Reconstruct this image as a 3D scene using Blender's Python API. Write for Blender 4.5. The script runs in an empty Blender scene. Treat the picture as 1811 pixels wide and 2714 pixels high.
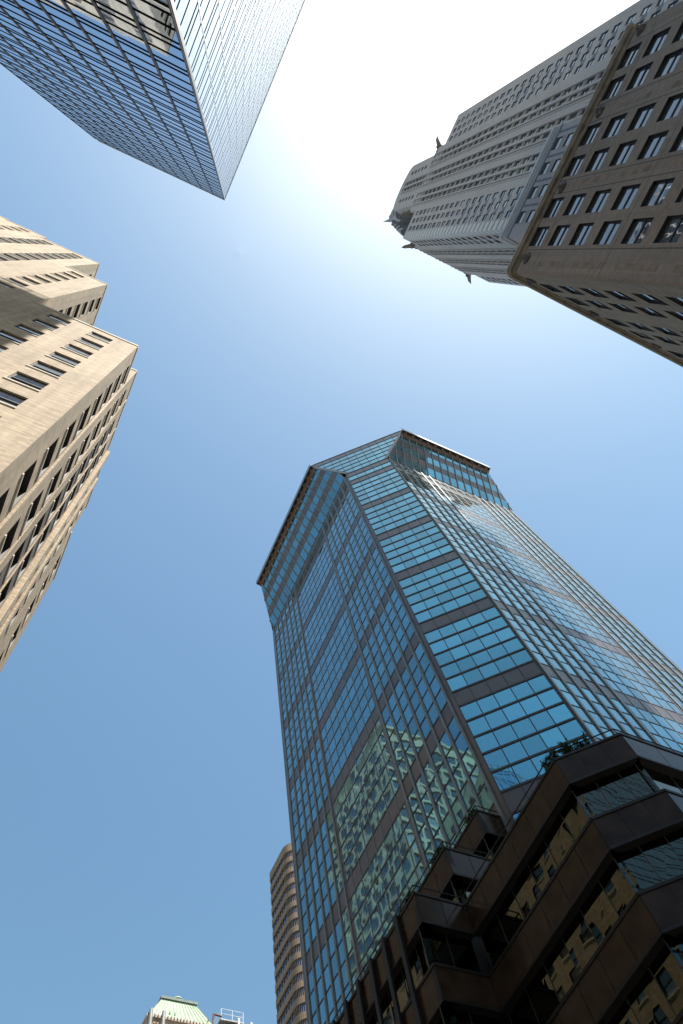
import bpy, math, random
from mathutils import Matrix, Vector
random.seed(7)
R = math.radians
scene = bpy.context.scene
col = scene.collection

# ------------------------------------------------------------------ camera, sky, sun, exposure
CAM_Z = 1.7
CAM_ROWS = [[0.900106, -0.41581, -0.130045], [0.356518, 0.874558, -0.328699], [0.250408, 0.2495, 0.935439]]  # right, down, forward (east, north, up)
SUN_AZ, SUN_EL = 159.2, 67.0
cam_data = bpy.data.cameras.new('camera')
cam = bpy.data.objects.new('camera', cam_data)
col.objects.link(cam)
r, d, f = [Vector(v) for v in CAM_ROWS]
m = Matrix((r, -d, -f)).transposed().to_4x4()
m.translation = Vector((0, 0, CAM_Z))
cam.matrix_world = m
cam_data.sensor_fit = 'HORIZONTAL'
cam_data.sensor_width = 24.0
cam_data.lens = 25.86
cam_data.clip_start = 0.1
cam_data.clip_end = 5000
scene.camera = cam

world = bpy.data.worlds.new('World')
scene.world = world
world.use_nodes = True
wn = world.node_tree.nodes
sky = wn.new('ShaderNodeTexSky')
sky.sky_type = 'NISHITA'
sky.sun_disc = False
sky.sun_elevation = R(SUN_EL)
sky.sun_rotation = R(SUN_AZ)
sky.air_density = 1.5
sky.dust_density = 1.2
sky.ozone_density = 3.0
bg = wn['Background']
bg.inputs['Strength'].default_value = 0.077
tint = wn.new('ShaderNodeMix')
tint.data_type = 'RGBA'
tint.blend_type = 'MULTIPLY'
tint.inputs['Factor'].default_value = 1.0
tint.inputs['B'].default_value = (0.99, 1.065, 0.965, 1.0)      # even colour balance of the whole sky
world.node_tree.links.new(sky.outputs['Color'], tint.inputs['A'])
hue = wn.new('ShaderNodeHueSaturation')
hue.inputs['Saturation'].default_value = 1.08
world.node_tree.links.new(tint.outputs['Result'], hue.inputs['Color'])
world.node_tree.links.new(hue.outputs['Color'], bg.inputs['Color'])

sd = bpy.data.lights.new('sun', 'SUN')
sd.energy = 5.0
sd.angle = R(0.53)
sd.color = (1.0, 0.95, 0.87)
sun = bpy.data.objects.new('sun', sd)
col.objects.link(sun)
sv = Vector((math.sin(R(SUN_AZ)) * math.cos(R(SUN_EL)), math.cos(R(SUN_AZ)) * math.cos(R(SUN_EL)), math.sin(R(SUN_EL))))
sun.rotation_euler = sv.to_track_quat('Z', 'Y').to_euler()
scene.view_settings.view_transform = 'Standard'
scene.view_settings.look = 'None'
scene.view_settings.exposure = 1.18
scene.view_settings.gamma = 1.0


def project(p):
    v = Vector(p) - Vector((0, 0, CAM_Z))
    z = v.dot(f)
    if z <= 0.1:
        return None
    k = 25.86 / 24.0
    return (0.5 + k * v.dot(r) / z, 0.5 * 1024 / 683 + k * v.dot(d) / z)   # in widths of the picture


def shown(pts):
    """Area a polygon covers in the picture, 0 when it is outside it."""
    q = [project(p) for p in pts]
    if any(c is None for c in q):
        return 0
    cx = sum(c[0] for c in q) / len(q); cy = sum(c[1] for c in q) / len(q)
    if not (-0.01 < cx < 1.01 and -0.01 < cy < 1.51):
        return 0
    a = 0
    for i in range(len(q)):
        x0, y0 = q[i]; x1, y1 = q[(i + 1) % len(q)]
        a += x0 * y1 - x1 * y0
    return max(0, -a / 2)     # picture y runs down: faces towards the camera wind the other way


# ------------------------------------------------------------------ materials
M = {}


def new_mat(name):
    mt = bpy.data.materials.new(name)
    mt.use_nodes = True
    M[name] = mt
    nt = mt.node_tree
    return mt, nt, nt.nodes['Principled BSDF']


def node(nt, kind, **kw):
    n = nt.nodes.new(kind)
    for k, v in kw.items():
        setattr(n, k, v)
    return n


def wall_uv(nt):
    """Facade coordinates: metres along the wall and up it."""
    L = nt.links.new
    tc = node(nt, 'ShaderNodeTexCoord')
    ge = node(nt, 'ShaderNodeNewGeometry')
    sp = node(nt, 'ShaderNodeSeparateXYZ'); L(tc.outputs['Object'], sp.inputs[0])
    sn = node(nt, 'ShaderNodeSeparateXYZ'); L(ge.outputs['True Normal'], sn.inputs[0])
    ab = node(nt, 'ShaderNodeMath', operation='ABSOLUTE'); L(sn.outputs['X'], ab.inputs[0])
    gt = node(nt, 'ShaderNodeMath', operation='GREATER_THAN'); L(ab.outputs[0], gt.inputs[0]); gt.inputs[1].default_value = 0.7
    mx = node(nt, 'ShaderNodeMix', data_type='FLOAT')
    L(gt.outputs[0], mx.inputs['Factor']); L(sp.outputs['X'], mx.inputs['A']); L(sp.outputs['Y'], mx.inputs['B'])
    cb = node(nt, 'ShaderNodeCombineXYZ'); L(mx.outputs['Result'], cb.inputs['X']); L(sp.outputs['Z'], cb.inputs['Y'])
    return cb.outputs[0], tc


def brick_mat(name, c1, c2, mortar, bw=0.42, bh=0.14, streak=0.25, rough=0.9, ms=0.012):
    mt, nt, bs = new_mat(name)
    L = nt.links.new
    uv, tc = wall_uv(nt)
    br = node(nt, 'ShaderNodeTexBrick')
    L(uv, br.inputs['Vector'])
    br.inputs['Scale'].default_value = 1.0
    br.inputs['Brick Width'].default_value = bw
    br.inputs['Row Height'].default_value = bh
    br.inputs['Mortar Size'].default_value = ms
    br.inputs['Color1'].default_value = (*c1, 1); br.inputs['Color2'].default_value = (*c2, 1); br.inputs['Mortar'].default_value = (*mortar, 1)
    no = node(nt, 'ShaderNodeTexNoise'); no.inputs['Scale'].default_value = 1.0; no.inputs['Detail'].default_value = 6
    mp = node(nt, 'ShaderNodeMapping'); mp.inputs['Scale'].default_value = (0.9, 5.0, 1.0)
    L(uv, mp.inputs[0]); L(mp.outputs[0], no.inputs['Vector'])
    big = node(nt, 'ShaderNodeTexNoise'); big.inputs['Scale'].default_value = 0.12; big.inputs['Detail'].default_value = 4
    L(tc.outputs['Object'], big.inputs['Vector'])
    st = node(nt, 'ShaderNodeTexNoise'); st.inputs['Scale'].default_value = 1.0; st.inputs['Detail'].default_value = 3
    mp2 = node(nt, 'ShaderNodeMapping'); mp2.inputs['Scale'].default_value = (2.2, 0.08, 1.0)
    L(uv, mp2.inputs[0]); L(mp2.outputs[0], st.inputs['Vector'])
    s1 = node(nt, 'ShaderNodeMath', operation='ADD'); L(no.outputs['Fac'], s1.inputs[0]); L(big.outputs['Fac'], s1.inputs[1])
    s2 = node(nt, 'ShaderNodeMath', operation='ADD'); L(s1.outputs[0], s2.inputs[0]); L(st.outputs['Fac'], s2.inputs[1])
    rg = node(nt, 'ShaderNodeMapRange'); L(s2.outputs[0], rg.inputs[0])
    rg.inputs[1].default_value = 1.05; rg.inputs[2].default_value = 1.95
    rg.inputs[3].default_value = 1.0 - streak; rg.inputs[4].default_value = 1.0 + streak
    mu = node(nt, 'ShaderNodeMix', data_type='RGBA', blend_type='MULTIPLY'); mu.inputs['Factor'].default_value = 1
    L(br.outputs['Color'], mu.inputs['A']); L(rg.outputs[0], mu.inputs['B'])
    L(mu.outputs['Result'], bs.inputs['Base Color'])
    bs.inputs['Roughness'].default_value = rough
    bs.inputs['Specular IOR Level'].default_value = 0.25
    bp = node(nt, 'ShaderNodeBump'); bp.inputs['Strength'].default_value = 0.35; bp.inputs['Distance'].default_value = 0.02
    L(br.outputs['Fac'], bp.inputs['Height']); bp.invert = True
    L(bp.outputs[0], bs.inputs['Normal'])
    return mt


def stone_mat(name, c, rough=0.8, var=0.2, scale=0.8, metallic=0.0, spec=0.4, bump=0.1, vary=0.0):
    mt, nt, bs = new_mat(name)
    L = nt.links.new
    tc = node(nt, 'ShaderNodeTexCoord')
    no = node(nt, 'ShaderNodeTexNoise'); no.inputs['Scale'].default_value = scale; no.inputs['Detail'].default_value = 8
    L(tc.outputs['Object'], no.inputs['Vector'])
    rg = node(nt, 'ShaderNodeMapRange'); L(no.outputs['Fac'], rg.inputs[0])
    rg.inputs[1].default_value = 0.3; rg.inputs[2].default_value = 0.7
    rg.inputs[3].default_value = 1 - var; rg.inputs[4].default_value = 1 + var
    mu = node(nt, 'ShaderNodeMix', data_type='RGBA', blend_type='MULTIPLY'); mu.inputs['Factor'].default_value = 1
    mu.inputs['A'].default_value = (*c, 1); L(rg.outputs[0], mu.inputs['B'])
    res = mu.outputs['Result']
    if vary:      # panels cut from different blocks
        ge = node(nt, 'ShaderNodeNewGeometry')
        rv = node(nt, 'ShaderNodeMapRange'); L(ge.outputs['Random Per Island'], rv.inputs[0])
        rv.inputs[3].default_value = 1 - vary; rv.inputs[4].default_value = 1 + vary
        m2 = node(nt, 'ShaderNodeMix', data_type='RGBA', blend_type='MULTIPLY'); m2.inputs['Factor'].default_value = 1
        L(res, m2.inputs['A']); L(rv.outputs[0], m2.inputs['B'])
        res = m2.outputs['Result']
    L(res, bs.inputs['Base Color'])
    bs.inputs['Roughness'].default_value = rough
    bs.inputs['Metallic'].default_value = metallic
    bs.inputs['Specular IOR Level'].default_value = spec
    if bump:
        bp = node(nt, 'ShaderNodeBump'); bp.inputs['Strength'].default_value = bump; bp.inputs['Distance'].default_value = 0.02
        L(no.outputs['Fac'], bp.inputs['Height']); L(bp.outputs[0], bs.inputs['Normal'])
    return mt


def glass_mat(name, tint, metallic=1.0, rough=0.02, wave=0.02, wscale=0.9, vary=0.12, dust=0.0, dustcol=(0.5, 0.55, 0.55)):
    """Coated reflective glazing: tinted mirror, slightly wavy, each pane a little different."""
    mt, nt, bs = new_mat(name)
    L = nt.links.new
    ge = node(nt, 'ShaderNodeNewGeometry')
    tc = node(nt, 'ShaderNodeTexCoord')
    rg = node(nt, 'ShaderNodeMapRange'); L(ge.outputs['Random Per Island'], rg.inputs[0])
    rg.inputs[3].default_value = 1 - vary; rg.inputs[4].default_value = 1 + vary
    mu = node(nt, 'ShaderNodeMix', data_type='RGBA', blend_type='MULTIPLY'); mu.inputs['Factor'].default_value = 1
    mu.inputs['A'].default_value = (*tint, 1); L(rg.outputs[0], mu.inputs['B'])
    L(mu.outputs['Result'], bs.inputs['Base Color'])
    bs.inputs['Metallic'].default_value = metallic
    bs.inputs['Roughness'].default_value = rough
    # every pane bows its own way: shift the noise by the pane's random number
    ad = node(nt, 'ShaderNodeVectorMath', operation='ADD')
    sc = node(nt, 'ShaderNodeMath', operation='MULTIPLY'); L(ge.outputs['Random Per Island'], sc.inputs[0]); sc.inputs[1].default_value = 91.0
    L(tc.outputs['Object'], ad.inputs[0]); L(sc.outputs[0], ad.inputs[1])
    no = node(nt, 'ShaderNodeTexNoise'); no.inputs['Scale'].default_value = wscale; no.inputs['Detail'].default_value = 1.0
    L(ad.outputs[0], no.inputs['Vector'])
    bp = node(nt, 'ShaderNodeBump'); bp.inputs['Strength'].default_value = 1.0; bp.inputs['Distance'].default_value = wave
    L(no.outputs['Fac'], bp.inputs['Height']); L(bp.outputs[0], bs.inputs['Normal'])
    if dust:
        df = node(nt, 'ShaderNodeBsdfDiffuse'); df.inputs['Color'].default_value = (*dustcol, 1)
        ms = node(nt, 'ShaderNodeMixShader'); ms.inputs[0].default_value = dust
        L(bs.outputs[0], ms.inputs[1]); L(df.outputs[0], ms.inputs[2])
        L(ms.outputs[0], nt.nodes['Material Output'].inputs['Surface'])
    return mt


def window_glass_mat(name, dark=0.03, light=0.35, share=0.35, wave=0.006):
    """Clear sash glass over a dark room, some with pale blinds or curtains drawn."""
    mt, nt, bs = new_mat(name)
    L = nt.links.new
    ge = node(nt, 'ShaderNodeNewGeometry')
    tc = node(nt, 'ShaderNodeTexCoord')
    cr = node(nt, 'ShaderNodeValToRGB'); L(ge.outputs['Random Per Island'], cr.inputs[0])
    cr.color_ramp.interpolation = 'CONSTANT'
    e = cr.color_ramp.elements
    e[0].position = 0; e[0].color = (dark, dark * 1.05, dark * 1.1, 1)
    e[1].position = 1 - share; e[1].color = (light * 0.6, light * 0.6, light * 0.58, 1)
    x = e.new(1 - share * 0.5); x.color = (light, light * 0.98, light * 0.93, 1)
    x = e.new((1 - share) * 0.5); x.color = (dark * 2, dark * 2, dark * 2, 1)
    L(cr.outputs[0], bs.inputs['Base Color'])
    bs.inputs['Roughness'].default_value = 0.03
    bs.inputs['IOR'].default_value = 2.8
    no = node(nt, 'ShaderNodeTexNoise'); no.inputs['Scale'].default_value = 1.1; no.inputs['Detail'].default_value = 1
    L(tc.outputs['Object'], no.inputs['Vector'])
    bp = node(nt, 'ShaderNodeBump'); bp.inputs['Distance'].default_value = wave; bp.inputs['Strength'].default_value = 1
    L(no.outputs['Fac'], bp.inputs['Height']); L(bp.outputs[0], bs.inputs['Normal'])
    return mt


brick_mat('tan_brick', (0.47, 0.37, 0.26), (0.33, 0.245, 0.155), (0.40, 0.33, 0.25), streak=0.34)
brick_mat('dark_brick', (0.10, 0.085, 0.075), (0.08, 0.07, 0.06), (0.12, 0.10, 0.09))
brick_mat('white_brick', (0.36, 0.33, 0.325), (0.31, 0.285, 0.28), (0.29, 0.27, 0.265), streak=0.12, bw=0.5, bh=0.2)
brick_mat('brown_brick', (0.285, 0.225, 0.175), (0.225, 0.175, 0.138), (0.20, 0.165, 0.135), streak=0.2, bw=0.4, bh=0.16, ms=0.02)
stone_mat('grey_brick', (0.13, 0.135, 0.16), 0.9, 0.15)
stone_mat('pale_brick', (0.44, 0.44, 0.45), 0.9, 0.1)
stone_mat('limestone', (0.44, 0.39, 0.32), 0.85, 0.2, 1.5)
stone_mat('sill_stone', (0.55, 0.48, 0.39), 0.85, 0.15, 2)
stone_mat('terracotta', (0.21, 0.15, 0.105), 0.85, 0.35, 1.2, bump=0.4)
stone_mat('cornice_stone', (0.17, 0.135, 0.09), 0.85, 0.4, 1.5, bump=0.4)
stone_mat('bronze_brown', (0.075, 0.052, 0.04), 0.6, 0.4, 3)
stone_mat('board', (0.045, 0.03, 0.027), 0.7, 0.2)
stone_mat('dark_frame_and_shade', (0.018, 0.018, 0.018), 0.5, 0.1, metallic=0.0, bump=0)  # black frames and rails; also paints shade into some brick window reveals
stone_mat('roofing', (0.12, 0.115, 0.11), 0.95, 0.3, 0.5)
stone_mat('mullion_metal', (0.20, 0.23, 0.225), 0.5, 0.1, metallic=0.4, bump=0)
stone_mat('bar_metal', (0.035, 0.035, 0.035), 0.5, 0.1, metallic=0.0, bump=0)
stone_mat('granite', (0.034, 0.022, 0.014), 0.16, 0.35, 1.2, spec=0.14, bump=0.015, vary=0.3)
stone_mat('cap_metal', (0.014, 0.013, 0.012), 0.45, 0.1, spec=0.2, bump=0)
stone_mat('spandrel_panel', (0.115, 0.102, 0.106), 0.3, 0.12, 0.6, spec=0.3, bump=0.01, vary=0.14)
stone_mat('soffit_brown', (0.14, 0.095, 0.075), 0.7, 0.2)
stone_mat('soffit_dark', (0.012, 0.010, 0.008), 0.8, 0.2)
stone_mat('fascia_metal', (0.27, 0.29, 0.32), 0.4, 0.1, metallic=0.4, bump=0)
stone_mat('silver_metal', (0.62, 0.63, 0.65), 0.35, 0.08, metallic=0.8, bump=0)
stone_mat('steel', (0.085, 0.083, 0.085), 0.8, 0.3, 1.0, spec=0.1)
stone_mat('pale_steel', (0.24, 0.24, 0.24), 0.75, 0.1, spec=0.15, bump=0)
stone_mat('weathered_metal', (0.10, 0.085, 0.075), 0.5, 0.4, 2, metallic=0.5, bump=0.3)
stone_mat('dull_black', (0.012, 0.012, 0.012), 1.0, 0.1, spec=0.0, bump=0)
stone_mat('black_recess', (0.010, 0.010, 0.011), 0.7, 0.1, bump=0)
stone_mat('tan_panel', (0.19, 0.135, 0.09), 0.75, 0.15, 0.6)
stone_mat('copper_green', (0.235, 0.33, 0.215), 0.7, 0.12, 0.8)
stone_mat('copper_dark', (0.16, 0.20, 0.17), 0.7, 0.3, 1)
stone_mat('grey_pipe', (0.30, 0.29, 0.28), 0.5, 0.2, 2, metallic=0.3)
stone_mat('rust_pipe', (0.14, 0.05, 0.045), 0.7, 0.2)
stone_mat('white_paint', (0.75, 0.75, 0.76), 0.5, 0.05, bump=0)
stone_mat('cream_stone', (0.46, 0.355, 0.265), 0.8, 0.12, 0.4)
stone_mat('asphalt', (0.05, 0.05, 0.052), 0.9, 0.2, 0.8)
stone_mat('concrete', (0.26, 0.25, 0.24), 0.9, 0.2, 0.6)
stone_mat('leaf', (0.05, 0.085, 0.03), 0.7, 0.4, 6, bump=0)
stone_mat('twig', (0.06, 0.045, 0.03), 0.9, 0.3, 4, bump=0)
glass_mat('teal_glass', (0.105, 0.32, 0.395), wave=0.012, wscale=0.42, vary=0.2, dust=0.075, dustcol=(0.72, 0.76, 0.72))
glass_mat('mirror_glass', (0.27, 0.40, 0.57), wave=0.003, wscale=0.7, vary=0.05)
glass_mat('podium_glass', (0.095, 0.095, 0.07), wave=0.010, wscale=0.42, rough=0.015)
glass_mat('dark_strip_glass', (0.10, 0.11, 0.15), wave=0.003, rough=0.06)
window_glass_mat('sash_glass')
window_glass_mat('plain_glass', share=0.12)
mt, nt, bs = new_mat('clear_glass')
bs.inputs['Base Color'].default_value = (0.62, 0.78, 0.95, 1)
bs.inputs['Roughness'].default_value = 0.03
bs.inputs['Alpha'].default_value = 0.35


# ------------------------------------------------------------------ mesh helpers
class Face:
    """A vertical facade from p0 to p1; u runs along it, seen from outside to the right."""
    def __init__(s, p0, p1):
        s.p0 = p0; dx, dy = p1[0] - p0[0], p1[1] - p0[1]
        s.L = math.hypot(dx, dy); s.d = (dx / s.L, dy / s.L); s.n = (s.d[1], -s.d[0])
    def at(s, u, z, o=0.0):
        return (s.p0[0] + s.d[0] * u + s.n[0] * o, s.p0[1] + s.d[1] * u + s.n[1] * o, z)


class Slope:
    """A leaning facade: v runs up it from the bottom line p0-p1 (height z0) to an offset line at z1."""
    def __init__(s, p0, p1, z0, z1, out):
        b = Face(p0, p1); s.b = b; s.z0 = z0; s.z1 = z1; s.out = out; s.L = b.L
        l = math.hypot(z1 - z0, out); s.nz = -out / l; s.nh = (z1 - z0) / l
    def at(s, u, z, o=0.0):
        t = (z - s.z0) / (s.z1 - s.z0) * s.out
        x, y, _ = s.b.at(u, z, t + o * s.nh)
        return (x, y, z + o * s.nz)


class MB:
    def __init__(s):
        s.v = []; s.f = []; s.m = []; s.mats = []
    def mi(s, name):
        if name not in s.mats:
            s.mats.append(name)
        return s.mats.index(name)
    def poly(s, pts, mat):
        b = len(s.v); s.v.extend(pts); s.f.append(tuple(range(b, b + len(pts)))); s.m.append(s.mi(mat))
    def hexa(s, p, mat):      # p: bottom four (ccw from above), top four
        b = len(s.v); s.v.extend(p); k = s.mi(mat)
        for q in ((3, 2, 1, 0), (4, 5, 6, 7), (0, 1, 5, 4), (1, 2, 6, 5), (2, 3, 7, 6), (3, 0, 4, 7)):
            s.f.append(tuple(b + i for i in q)); s.m.append(k)
    def fbox(s, F, u0, u1, z0, z1, o0, o1, mat):
        s.hexa([F.at(u0, z0, o1), F.at(u1, z0, o1), F.at(u1, z0, o0), F.at(u0, z0, o0),
                F.at(u0, z1, o1), F.at(u1, z1, o1), F.at(u1, z1, o0), F.at(u0, z1, o0)], mat)
    def box(s, x0, x1, y0, y1, z0, z1, mat):
        s.hexa([(x0, y0, z0), (x1, y0, z0), (x1, y1, z0), (x0, y1, z0), (x0, y0, z1), (x1, y0, z1), (x1, y1, z1), (x0, y1, z1)], mat)
    def band(s, pts, o0, o1, z0, z1, mat, closed=False):
        """A strip that follows a plan line, between offsets o0 (inner) and o1 (outer)."""
        n = len(pts); ring = []
        for i in range(n):
            def nrm(a, b):
                dx, dy = b[0] - a[0], b[1] - a[1]; l = math.hypot(dx, dy); return (dy / l, -dx / l)
            a = nrm(pts[i - 1], pts[i]) if (i > 0 or closed) else None
            b = nrm(pts[i], pts[(i + 1) % n]) if (i < n - 1 or closed) else None
            a = a or b; b = b or a
            k = 1 + a[0] * b[0] + a[1] * b[1]
            ring.append(((a[0] + b[0]) / k, (a[1] + b[1]) / k))
        P = lambda i, o, z: (pts[i][0] + ring[i][0] * o, pts[i][1] + ring[i][1] * o, z)
        last = n if closed else n - 1
        for i in range(last):
            j = (i + 1) % n
            s.poly([P(i, o1, z0), P(j, o1, z0), P(j, o1, z1), P(i, o1, z1)], mat)
            s.poly([P(i, o0, z0), P(i, o0, z1), P(j, o0, z1), P(j, o0, z0)], mat)
            s.poly([P(i, o0, z1), P(i, o1, z1), P(j, o1, z1), P(j, o0, z1)], mat)
            s.poly([P(i, o0, z0), P(j, o0, z0), P(j, o1, z0), P(i, o1, z0)], mat)
        if not closed:
            for i in (0, n - 1):
                s.poly([P(i, o0, z0), P(i, o1, z0), P(i, o1, z1), P(i, o0, z1)], mat)
    def slab(s, pts, z, mat):
        s.poly([(x, y, z) for x, y in pts], mat)
    def tube(s, p0, p1, rad, mat, k=6):
        a = Vector(p0); b = Vector(p1); t = (b - a).normalized()
        x = t.orthogonal().normalized(); y = t.cross(x)
        ra = rad if isinstance(rad, tuple) else (rad, rad)
        A = [tuple(a + (x * math.cos(i * 2 * math.pi / k) + y * math.sin(i * 2 * math.pi / k)) * ra[0]) for i in range(k)]
        B = [tuple(b + (x * math.cos(i * 2 * math.pi / k) + y * math.sin(i * 2 * math.pi / k)) * ra[1]) for i in range(k)]
        for i in range(k):
            j = (i + 1) % k
            s.poly([A[i], A[j], B[j], B[i]], mat)
        s.poly(A[::-1], mat); s.poly(B, mat)
    def wall(s, F, u0, u1, z0, z1, holes, mat, patches=(), reveal=0.25, rmat=None):
        us = {u0, u1}; zs = {z0, z1}
        hs = [h for h in holes if h[0] > u0 - 1e-6 and h[1] < u1 + 1e-6 and h[2] > z0 - 1e-6 and h[3] < z1 + 1e-6]
        for h in hs:
            us.update(h[:2]); zs.update(h[2:4])
        for p in patches:
            us.update((min(max(p[0], u0), u1), min(max(p[1], u0), u1))); zs.update((min(max(p[2], z0), z1), min(max(p[3], z0), z1)))
        us = sorted(us); zs = sorted(zs)
        us = [a for i, a in enumerate(us) if i == 0 or a - us[i - 1] > 1e-5]
        zs = [a for i, a in enumerate(zs) if i == 0 or a - zs[i - 1] > 1e-5]
        import bisect
        nu, nz = len(us) - 1, len(zs) - 1
        cell = [[mat] * nu for _ in range(nz)]
        def rng(lst, a, b):
            return bisect.bisect_left(lst, a - 1e-4), bisect.bisect_left(lst, b - 1e-4)
        for p in patches:
            i0, i1 = rng(us, p[0], p[1]); j0, j1 = rng(zs, p[2], p[3])
            for j in range(max(0, j0), min(nz, j1)):
                for i in range(max(0, i0), min(nu, i1)):
                    cell[j][i] = p[4]
        for h in hs:
            i0, i1 = rng(us, h[0], h[1]); j0, j1 = rng(zs, h[2], h[3])
            for j in range(j0, j1):
                for i in range(i0, i1):
                    cell[j][i] = None
        for j in range(nz):
            i = 0
            while i < nu:
                c = cell[j][i]; k = i
                while k + 1 < nu and cell[j][k + 1] == c:
                    k += 1
                if c:
                    s.poly([F.at(us[i], zs[j]), F.at(us[k + 1], zs[j]), F.at(us[k + 1], zs[j + 1]), F.at(us[i], zs[j + 1])], c)
                i = k + 1
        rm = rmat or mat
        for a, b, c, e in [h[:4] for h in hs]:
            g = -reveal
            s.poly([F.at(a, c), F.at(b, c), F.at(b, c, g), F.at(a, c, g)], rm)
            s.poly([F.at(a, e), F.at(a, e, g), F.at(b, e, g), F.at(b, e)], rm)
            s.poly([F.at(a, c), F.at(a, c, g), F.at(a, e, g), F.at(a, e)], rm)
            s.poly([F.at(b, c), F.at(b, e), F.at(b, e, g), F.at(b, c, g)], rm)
    def join(s, o):
        b = len(s.v); s.v.extend(o.v)
        for fc, k in zip(o.f, o.m):
            s.f.append(tuple(b + i for i in fc)); s.m.append(s.mi(o.mats[k]))
    def build(s, name, parent=None, origin=(0, 0, 0), smooth=False):
        me = bpy.data.meshes.new(name)
        ox, oy, oz = origin
        me.from_pydata([(x - ox, y - oy, z - oz) for x, y, z in s.v], [], s.f)
        for n in s.mats:
            me.materials.append(M[n])
        me.polygons.foreach_set('material_index', s.m)
        if smooth:
            me.polygons.foreach_set('use_smooth', [True] * len(s.f))
        me.update()
        o = bpy.data.objects.new(name, me)
        col.objects.link(o)
        if parent:
            o.parent = parent
        o.location = origin
        return o


def thing(name, label, cat, loc, group=None):
    o = bpy.data.objects.new(name, None)
    o.empty_display_size = 1
    col.objects.link(o)
    o['label'] = label; o['category'] = cat
    if group:
        o['group'] = group
    o.location = loc
    return o


class Building:
    """Collects wall, window and pane parts; coordinates are world metres, parts hang on the base Empty."""
    def __init__(s, name, label, cat, base):
        s.base = base
        s.root = thing(name, label, cat, base)
        s.windows = []      # (picture area, frame mesh, pane mesh)
        s.panes = {}
    def part(s, name, mb, smooth=False, parent=None):
        o = mb.build(name, None, s.base, smooth)
        p = parent or s.root
        o.parent = p
        o.location = (0, 0, 0)
        return o
    def window(s, F, u0, u1, z0, z1, depth=0.22, fr=0.07, fmat='dark_frame_and_shade', gmat='sash_glass', sill=None, sashes=2, mull=0):
        a = MB(); g = MB()
        D = -depth
        a.fbox(F, u0, u0 + fr, z0, z1, D - 0.05, D + 0.02, fmat)
        a.fbox(F, u1 - fr, u1, z0, z1, D - 0.05, D + 0.02, fmat)
        a.fbox(F, u0 + fr, u1 - fr, z0, z0 + fr, D - 0.05, D + 0.02, fmat)
        a.fbox(F, u0 + fr, u1 - fr, z1 - fr, z1, D - 0.05, D + 0.02, fmat)
        zm = (z0 + z1) / 2
        if sashes == 2:
            a.fbox(F, u0 + fr, u1 - fr, zm - fr * 0.7, zm + fr * 0.7, D - 0.05, D + 0.02, fmat)
            spans = ((z0 + fr, zm - fr * 0.7, D - 0.03), (zm + fr * 0.7, z1 - fr, D))
        else:
            spans = ((z0 + fr, z1 - fr, D - 0.01),)
        for k in range(mull):
            um = u0 + (u1 - u0) * (k + 1) / (mull + 1)
            a.fbox(F, um - 0.03, um + 0.03, z0 + fr, z1 - fr, D - 0.045, D + 0.015, fmat)
        for c, e, o in spans:
            j = [random.gauss(0, 0.004) for _ in range(2)]
            hw, hh = (u1 - u0) / 2, (e - c) / 2
            P = lambda su, sz: F.at((u0 + u1) / 2 + su * (hw - fr), (c + e) / 2 + sz * hh, o + su * hw * j[0] + sz * hh * j[1])
            g.poly([P(-1, -1), P(1, -1), P(1, 1), P(-1, 1)], gmat)
        if sill:
            a.fbox(F, u0 - 0.05, u1 + 0.05, z0 - 0.14, z0 + 0.015, -depth, 0.05, sill)
        s.windows.append((shown([F.at(u0, z0), F.at(u1, z0), F.at(u1, z1), F.at(u0, z1)]), a, g))
    def flush_windows(s, limit=95):
        s.windows.sort(key=lambda w: -w[0])
        rest = MB()
        for i, (ar, a, g) in enumerate(s.windows):
            if i < limit and ar > 0:
                o = s.part('window', a)
                s.part('pane', g, parent=o)
            else:
                rest.join(a); rest.join(g)
        if rest.f:
            o = s.part('window', rest); o['kind'] = 'stuff'
    def pane(s, name, pts, mat):
        s.panes.setdefault(name, []).append((shown(pts), pts, mat))
    def flush_panes(s, limit=95):
        for name, lst in s.panes.items():
            lst.sort(key=lambda w: -w[0])
            rest = MB()
            for i, (ar, pts, mat) in enumerate(lst):
                if i < limit and ar > 0:
                    mb = MB(); mb.poly(pts, mat); s.part(name, mb)
                else:
                    rest.poly(pts, mat)
            if rest.f:
                o = s.part(name, rest); o['kind'] = 'stuff'


def clip(poly, a, b, c):
    """Keep the part of a 2-D polygon where a*u + b*z <= c."""
    out = []
    for i in range(len(poly)):
        p, q = poly[i], poly[(i + 1) % len(poly)]
        dp = a * p[0] + b * p[1] - c; dq = a * q[0] + b * q[1] - c
        if dp <= 0:
            out.append(p)
        if dp * dq < 0:
            t = dp / (dp - dq); out.append((p[0] + (q[0] - p[0]) * t, p[1] + (q[1] - p[1]) * t))
    return out


def span(limits, coord, val, lo, hi):
    """Interval of the other coordinate inside the half planes when one coordinate is fixed."""
    for a, b, c in limits:
        k, w = (b, c - a * val) if coord == 'u' else (a, c - b * val)
        if abs(k) < 1e-9:
            if w < 0:
                return None
        elif k > 0:
            hi = min(hi, w / k)
        else:
            lo = max(lo, w / k)
    return (lo, hi) if hi - lo > 0.02 else None


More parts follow.
